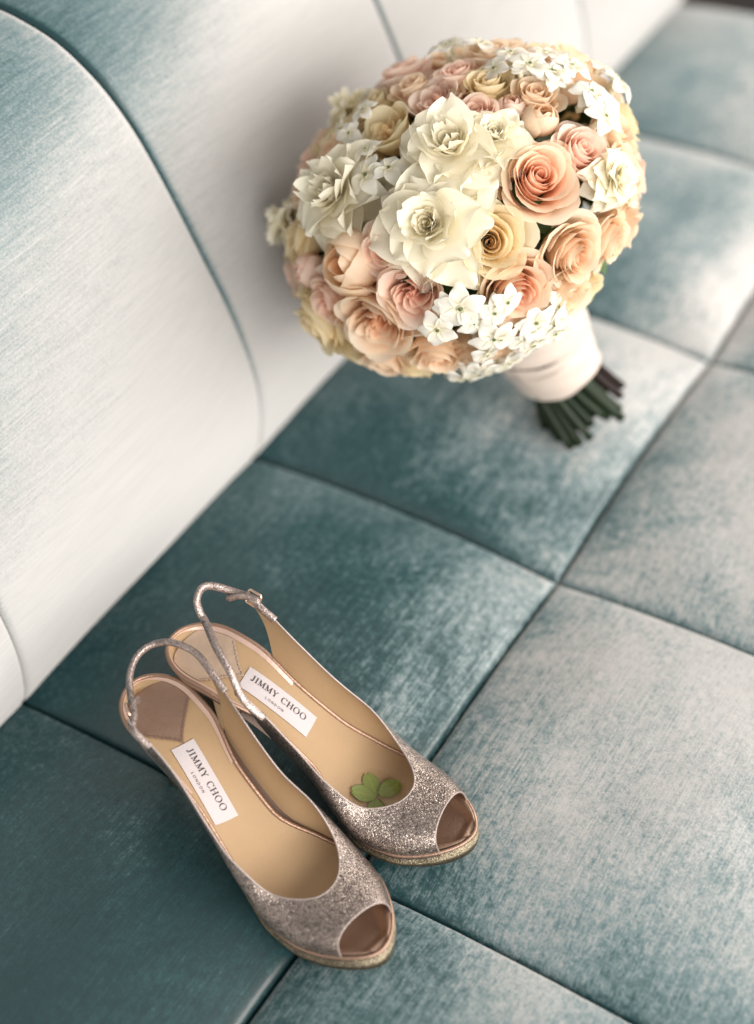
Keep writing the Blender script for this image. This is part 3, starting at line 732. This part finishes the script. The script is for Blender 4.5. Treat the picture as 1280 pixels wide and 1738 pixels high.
BC = Vector((0.385, 0.138, 0.218)); BA = Vector((-0.165, 0.435, 0.885)).normalized()
BB = BA.cross(Vector((0, 1, 0))).normalized(); BD = BA.cross(BB)
EA, EB = 0.085, 0.119
foot = BC-BA*0.205; foot.z = seat_h(foot.x, foot.y)
bq = tag(empty('bridal_bouquet', foot), 'round bridal bouquet of peach roses and ivory gardenias leaning against the backrest', 'bouquet')
def bpos(h): return BC+BB*(h.x*EB)+BD*(h.y*EB)+BA*(h.z*EA)
def bnor(h): return (BB*(h.x/EB)+BD*(h.y/EB)+BA*(h.z/EA)).normalized()
rng = random.Random(11)
budget = [285]
def flower(kind, h, r, hero=False, twist=None, tiltv=None):
    p = bpos(h); nrm = bnor(h)
    if tiltv is not None: nrm = (nrm+tiltv).normalized()
    q = nrm.to_track_quat('Z', 'Y').to_matrix() @ Matrix.Rotation(rng.uniform(0, 6.28), 3, 'Z')
    rg = random.Random(rng.randint(0, 10**6))
    lift = 0.0
    if kind.startswith('rose'):
        n = 26 if hero else 20; ps = rose_petals(rg, n); lift = 0.004
        mat = {'rose_peach': P_PEACH, 'rose_peach2': P_PEACH, 'rose_cream': P_CREAM, 'rose_pink': P_PINK, 'rose_pale': P_PALE}[kind]; name = 'rose'
    elif kind.startswith('garden_'):
        ps = rose_petals(rg, 34 if hero else 26, True); lift = 0.006
        mat = {'garden_pink': P_PINK, 'garden_pink2': P_PINK, 'garden_peach': P_APRI, 'garden_cream': P_CREAM}[kind]; name = 'garden_rose'
    elif kind.startswith('bud'):
        ps = rose_petals(rg, 9, False, True); mat = {'bud_big': P_PALE, 'bud_pink': P_PINK, 'bud_pale': P_PALE}[kind]; name = 'flower_bud'; lift = 0.004
    elif kind.startswith('gardenia'):
        ps = gardenia_petals(rg); mat = P_IVORY; name = 'gardenia'; lift = 0.013
    else:
        ps = stephanotis_petals(rg); mat = P_WHITE; name = 'stephanotis'; lift = 0.019
    org = p+nrm*lift-foot
    def tf(V, k=1.0): return [org+q@(Vector(v)*r*k) for v in V]
    # the flower's own mesh: its green base (calyx and receptacle), or its tube
    if name == 'stephanotis':
        bv, bf = lathe([(0.13, 0.10), (0.14, -0.05), (0.15, -0.5), (0.2, -1.0), (0.05, -1.2)], 10); bt = [0.4]*len(bv); bm_ = P_WHITE
    else:
        bv, bf = lathe([(0.02, -0.25), (0.42, -0.42), (0.44, -0.6), (0.3, -0.75), (0.12, -0.85), (0.10, -1.2)], 12); bt = [0.4]*len(bv); bm_ = P_LEAF
    sep = hero and budget[0] >= len(ps)
    if sep:
        budget[0] -= len(ps)
        root = pmesh(name, tf(bv), bf, bt, bm_, bq)
        for V, Fc, T in ps: pmesh('petal', tf(V), Fc, T, mat, root)
    else:
        V = []; Fc = []; T = []
        for v, f, t in ps: b = len(V); V += v; Fc += [tuple(i+b for i in g) for g in f]; T += t
        if name == 'stephanotis':
            b = len(V); V += bv; Fc += [tuple(i+b for i in g) for g in bf]; T += bt
            root = pmesh(name, tf(V), Fc, T, mat, bq)
            ev, ef = lathe([(0.085, 0.12), (0.06, 0.135), (0.001, 0.14)], 8)
            pmesh('flower_eye', tf(ev), ef, [0.9]*len(ev), P_LEAF, root)
        else:
            root = pmesh(name, tf(V), Fc, T, mat, bq)
            pmesh('calyx', tf(bv), bf, bt, bm_, root)
    return root
FL = [

    ('rose_peach', 0.236, 0.884, 0.404, 0.0245),
    ('rose_cream', 0.601, 0.743, 0.294, 0.0222),
    ('rose_pale', 0.324, 0.933, -0.153, 0.0227),
    ('rose_peach2', 0.638, 0.764, -0.101, 0.0233),
    ('rose_pink', -0.301, -0.135, 0.944, 0.0245),
    ('garden_pink', 0.008, 0.311, 0.950, 0.0177),
    ('garden_peach', 0.988, 0.114, 0.100, 0.0246),
    ('garden_pink2', 0.897, 0.375, 0.235, 0.0210),
    ('garden_cream', 0.240, 0.112, 0.964, 0.0201),
    ('bud_big', 0.865, 0.035, 0.501, 0.0237),
    ('bud_pink', 0.814, -0.409, 0.411, 0.0136),
    ('rose_cream', 0.919, -0.394, 0.030, 0.0276),
    ('rose_pale', 0.953, -0.071, -0.294, 0.0224),
    ('rose_pale', 0.903, 0.273, -0.332, 0.0219),
    ('rose_pink', -0.056, 0.951, 0.305, 0.0189),
    ('bud_pale', -0.092, 0.801, 0.592, 0.0129),
    ('bud_pink', -0.082, 0.664, 0.743, 0.0099),
    ('rose_pink', 0.106, -0.655, 0.749, 0.0235),
    ('gardenia', -0.136, -0.504, 0.853, 0.0201),
    ('rose_pale', -0.726, 0.549, 0.414, 0.0268),
    ('rose_pale', -0.454, 0.336, 0.825, 0.0247),
    ('rose_pale', -0.169, 0.854, -0.492, 0.0208),
    ('gardenia_main', 0.666, 0.525, 0.529, 0.0385),
    ('gardenia_main', 0.320, 0.550, 0.771, 0.0358),
    ('gardenia', 0.603, -0.050, 0.796, 0.0355),
    ('gardenia', 0.453, -0.749, 0.484, 0.0235),
    ('gardenia', 0.188, 0.701, 0.688, 0.0231),
    ('gardenia', -0.072, 0.997, 0.021, 0.0199),
    ('stephanotis', 0.817, 0.574, 0.062, 0.0135),
    ('stephanotis', 0.766, 0.598, -0.237, 0.0137),
    ('stephanotis', 0.645, 0.655, -0.394, 0.0139),
    ('stephanotis', 0.535, 0.732, -0.423, 0.0131),
    ('stephanotis', 0.787, 0.265, -0.558, 0.0136),
    ('stephanotis', -0.298, 0.632, 0.716, 0.0131),
    ('stephanotis', -0.354, 0.509, 0.785, 0.0109),
    ('stephanotis', -0.319, 0.714, 0.624, 0.0108),
    ('stephanotis', -0.441, 0.720, 0.535, 0.0117),
    ('stephanotis', -0.329, 0.846, 0.420, 0.0124),
    ('stephanotis', -0.247, 0.921, 0.303, 0.0123),
    ('stephanotis', -0.386, 0.121, 0.914, 0.0121),
    ('stephanotis', 0.541, 0.173, 0.823, 0.0129),
    ('stephanotis', 0.160, -0.045, 0.986, 0.0094),
    ('stephanotis', -0.683, 0.702, 0.203, 0.0129),
    ('stephanotis', 0.662, 0.468, -0.585, 0.0119),
    ('stephanotis', 0.895, 0.446, -0.007, 0.0113),
    ('rose_cream', 0.869, -0.348, -0.351, 0.0207),
    ('rose_pale', 0.413, 0.819, -0.398, 0.0216),
    ('rose_pink', 0.282, -0.716, 0.638, 0.0185),
    ('rose_pale', -0.550, -0.051, 0.834, 0.0182),
    ('rose_pale', -0.390, 0.912, 0.125, 0.0172),
    ('rose_pale', -0.200, 0.720, 0.665, 0.0190),
    ('rose_pale', 0.720, 0.500, -0.480, 0.0200),
    ('rose_pale', 0.800, 0.400, -0.450, 0.0190),
    ('stephanotis', 0.600, 0.620, -0.505, 0.0135),
    ('stephanotis', 0.760, 0.340, -0.555, 0.0135),
    ('rose_cream', -0.160, 0.500, 0.850, 0.0200),
    ('rose_pink', 0.060, 0.560, 0.826, 0.0180),
]
HERO = {0, 1, 2, 3, 6, 7, 22, 23, 24}
placed = []
for i, (kind, x, y, z, r) in enumerate(FL):
    h = Vector((x, y, z)).normalized(); placed.append((bpos(h), r*1.7 if i in HERO and i not in (22, 23) else r))
    flower(kind, h, r*(1.2 if kind.startswith(('rose', 'garden_')) else 1.12 if not kind.startswith('steph') else 1.2), i in HERO)
# each stephanotis listed is the middle of a small cluster
for kind, x, y, z, r in [f for f in FL if f[0] == 'stephanotis']:
    for q_ in range(2):
        h = Vector((x+rng.uniform(-0.13, 0.13), y+rng.uniform(-0.13, 0.13), z+rng.uniform(-0.13, 0.13))).normalized()
        flower('stephanotis', h, r*rng.uniform(0.85, 1.1), False, None, Vector((rng.uniform(-0.5, 0.5), rng.uniform(-0.5, 0.5), rng.uniform(-0.4, 0.5))))
# the far side and the gaps, filled with more roses
k_ = 0
for i in range(420):
    zz = 1-2*(i+0.5)/420; ph = i*2.39996
    if zz < -0.62: continue
    h = Vector((math.sqrt(1-zz*zz)*math.cos(ph), math.sqrt(1-zz*zz)*math.sin(ph), zz)); p = bpos(h)
    if any((p-pp).length < 0.53*(rr+0.022) for pp, rr in placed): continue
    kind = ('rose_pale', 'rose_cream', 'rose_pink', 'rose_pale', 'garden_cream', 'rose_pink')[k_ % 6]; k_ += 1
    flower(kind, h, 0.0230); placed.append((p, 0.0225))
# leafy core that shows as green in the gaps, and a collar of leaves under the flowers
V = []; Fc = []
na, nb = 28, 18
for i in range(na):
    for j in range(nb+1):
        th = math.pi*j/nb; ph = 2*math.pi*i/na
        h = Vector((math.sin(th)*math.cos(ph), math.sin(th)*math.sin(ph), math.cos(th)))
        k2_ = 0.76+0.05*noise.noise(h*5)
        V.append(BC+(bpos(h)-BC)*k2_-foot)
for i in range(na):
    for j in range(nb):
        a = i*(nb+1)+j; b = ((i+1) % na)*(nb+1)+j; Fc.append((a, a+1, b+1, b))
pmesh('greenery', V, Fc, [0.2]*len(V), P_LEAF, bq)
def leaf(c, d, up, L, wd):
    d = d.normalized(); s = d.cross(up).normalized(); up = s.cross(d); V = []; T = []; nu, nv = 4, 8
    for p in range(nu+1):
        u = -1+2*p/nu
        for q in range(nv+1):
            v = q/nv; w = wd*math.sin(math.pi*v**0.8)**0.8
            V.append(c+d*(L*v)+s*(u*w)+up*(0.25*abs(u)*w-0.18*L*v*v)-foot); T.append(0.3+0.5*abs(u)+0.2*v)
    return pmesh('leaf', V, grid_faces(nu, nv), T, P_LEAF, bq)
for i in range(22):
    ph = i*2.39996; zz = rng.uniform(-0.75, -0.35) if i % 2 else rng.uniform(-0.2, 0.9)
    h = Vector((math.sqrt(1-zz*zz)*math.cos(ph), math.sqrt(1-zz*zz)*math.sin(ph), zz))
    tn = (BA.cross(bnor(h))*rng.uniform(-1, 1)-BA*rng.uniform(0.2, 1)+bnor(h)*0.45)
    leaf(BC+(bpos(h)-BC)*0.86, tn, bnor(h), rng.uniform(0.026, 0.036), 0.009)

# handle: overlapping turns of satin ribbon
def hpt(t, ang, r): return BC-BA*t+BB*(r*math.cos(ang))+BD*(r*math.sin(ang))-foot
HR = curve([(0.05, 0.052), (0.075, 0.0475), (0.10, 0.0420), (0.12, 0.0380), (0.142, 0.0330), (0.158, 0.0302), (0.170, 0.0298)])
def ribbon(t0, wd, slope, ph, lvl, end=False):
    V = []; n = 64; m_ = 8
    for i in range(n+1):
        a = 2*math.pi*i/n
        tc = t0+slope*math.cos(a-ph)+0.0012*math.sin(3*a+lvl*40)
        for j in range(m_+1):
            w = j/m_; t = tc+wd*(w-0.5)
            r = HR(t)+lvl+0.0011*math.sin(math.pi*w)**0.5+0.0012*noise.noise((a*1.5, w*4, t0*70))+0.0005*math.sin(w*11+math.sin(a*2+t0*90)*2.5)
            if end and w > 0.86: r -= 0.0045*((w-0.86)/0.14)**2
            V.append(hpt(t, a, r))
    return meshobj('ribbon_band', V, grid_faces(n, m_), M_SATIN, bq)
for t0, wd, sl, ph, lv, e in ((0.078, 0.036, 0.006, 0.6, 0.0002, False), (0.098, 0.032, 0.012, 1.6, 0.0012, False), (0.114, 0.030, 0.014, 2.6, 0.0024, False), (0.131, 0.030, 0.012, 1.0, 0.0010, False), (0.150, 0.030, 0.003, 2.0, 0.0022, True)):
    ribbon(t0, wd, sl, ph, lv, e)
V = []
for i in range(24): V.append(hpt(0.1645, 2*math.pi*i/24, 0.0275))
meshobj('wrap_end', V, [tuple(range(24))], M_SATIN, bq)
# stems
for i in range(50):
    rr = 0.0265*math.sqrt((i+0.5)/50); a = i*2.39996
    kk = 1.24+0.10*rng.random(); tw = 0.35
    p0 = hpt(0.13, a, rr); p1 = hpt(0.165, a+0.05, rr*1.02); p2 = hpt(0.207+rng.uniform(-0.008, 0.010)-0.004*(rr/0.0265), a+tw, rr*kk+0.001)
    mn = seat_h(foot.x+p2.x, foot.y+p2.y)-foot.z+0.002
    if p2.z < mn: p2 = p2+BA*((mn-p2.z)/BA.z)
    path = spline([p0, p1, p2], 4); r = rng.uniform(0.0028, 0.0039)
    st = meshobj('stem', *tube(path, r, 8), P_STEM if rng.random() < 0.78 else P_STEMB, bq)
    d = (path[-1]-path[-2]).normalized(); q = d.to_track_quat('Z', 'Y').to_matrix()
    meshobj('stem_end', [path[-1]+d*0.0003+q@Vector((r*0.9*math.cos(x*0.785), r*0.9*math.sin(x*0.785), 0)) for x in range(8)], [tuple(range(8))], M_CUT, st)

# ---------------------------------------------------------------- clover on the far shoe's insole
def on_insole(x, y, dz):
    """point on the left shoe's insole in world space"""
    return shoe_l.matrix_basis @ Vector((x, y, insz(x, -y)+dz))
CX, CY = 0.1450, -0.0030
cc = on_insole(CX, CY, 0.0006)
clover = tag(empty('four_leaf_clover', cc), 'green four-leaf clover lying on the tan insole inside the shoe behind', 'clover')
def clover_leaf(dirang, L, wd, notch, up):
    V = []; T = []; nu, nv = 8, 8
    for p in range(nu+1):
        u = -1+2*p/nu
        for q in range(nv+1):
            v = 0.5-0.5*math.cos(math.pi*q/nv)
            w = wd*math.sin(math.pi*(0.02+0.96*v**1.1))**0.58
            l = 0.0012+L*v*(1-notch*(1-abs(u))**2*v**4)
            x = CX+l*math.cos(dirang)-u*w*math.sin(dirang); y = CY+l*math.sin(dirang)+u*w*math.cos(dirang)
            z = up+0.0009*u*u*v+0.0003*math.sin(v*3+dirang)
            V.append(on_insole(x, y, z)-cc); T.append(0.95 if p == nu//2 else 0.10 if p in (0, nu) else 0.42+0.3*(1-v))
    return pmesh('leaflet', V, grid_faces(nu, nv), T, M_CLOVER, clover)
M_CLOVER = petal_mat('clover_green', (0.13, 0.175, 0.03), (0.27, 0.32, 0.075), 0.5, 0.1)
for a, L, wd, nt, up in ((2.50, 0.0145, 0.0056, 0.08, 0.0008), (1.10, 0.0162, 0.0060, 0.03, 0.0019), (-2.70, 0.0152, 0.0056, 0.08, 0.0013), (-1.25, 0.0150, 0.0054, 0.06, 0.0009)): clover_leaf(a, L, wd, nt, up)
st_path = [on_insole(CX+t*0.0115, CY-t*0.0045, 0.0013)-cc for t in (0, 0.3, 0.6, 1.0)]
meshobj('stalk', *tube(spline(st_path, 4), 0.0005, 6), plain('clover_stalk', (0.32, 0.24, 0.07), 0.6), clover)
def sticker_mat():
    k = N('clear_film'); g = k.n('BsdfGlossy', None, Color=rgb(1, 1, 1), Roughness=0.15); t = k.n('BsdfTransparent', None, Color=rgb(0.98, 0.97, 0.95))
    mx = k.n('MixShader', None, Fac=0.035); k.set(mx, 'i1', t); k.set(mx, 'i2', g); return k.finish(mx)
V = [on_insole(CX+0.0005, CY, 0.0026)-cc]; n_ = 40
for ring_, rr, dz in ((0, 0.010, 0.0026), (1, 0.0165, 0.0020), (2, 0.0180, 0.0004)):
    V += [on_insole(CX+rr*math.cos(2*math.pi*i/n_), CY+rr*math.sin(2*math.pi*i/n_), dz)-cc for i in range(n_)]
Fc = [(0, 1+i, 1+(i+1) % n_) for i in range(n_)]+[(1+k*n_+i, 1+(k+1)*n_+i, 1+(k+1)*n_+(i+1) % n_, 1+k*n_+(i+1) % n_) for k in range(2) for i in range(n_)]
meshobj('clear_sticker', V, Fc, sticker_mat(), clover)
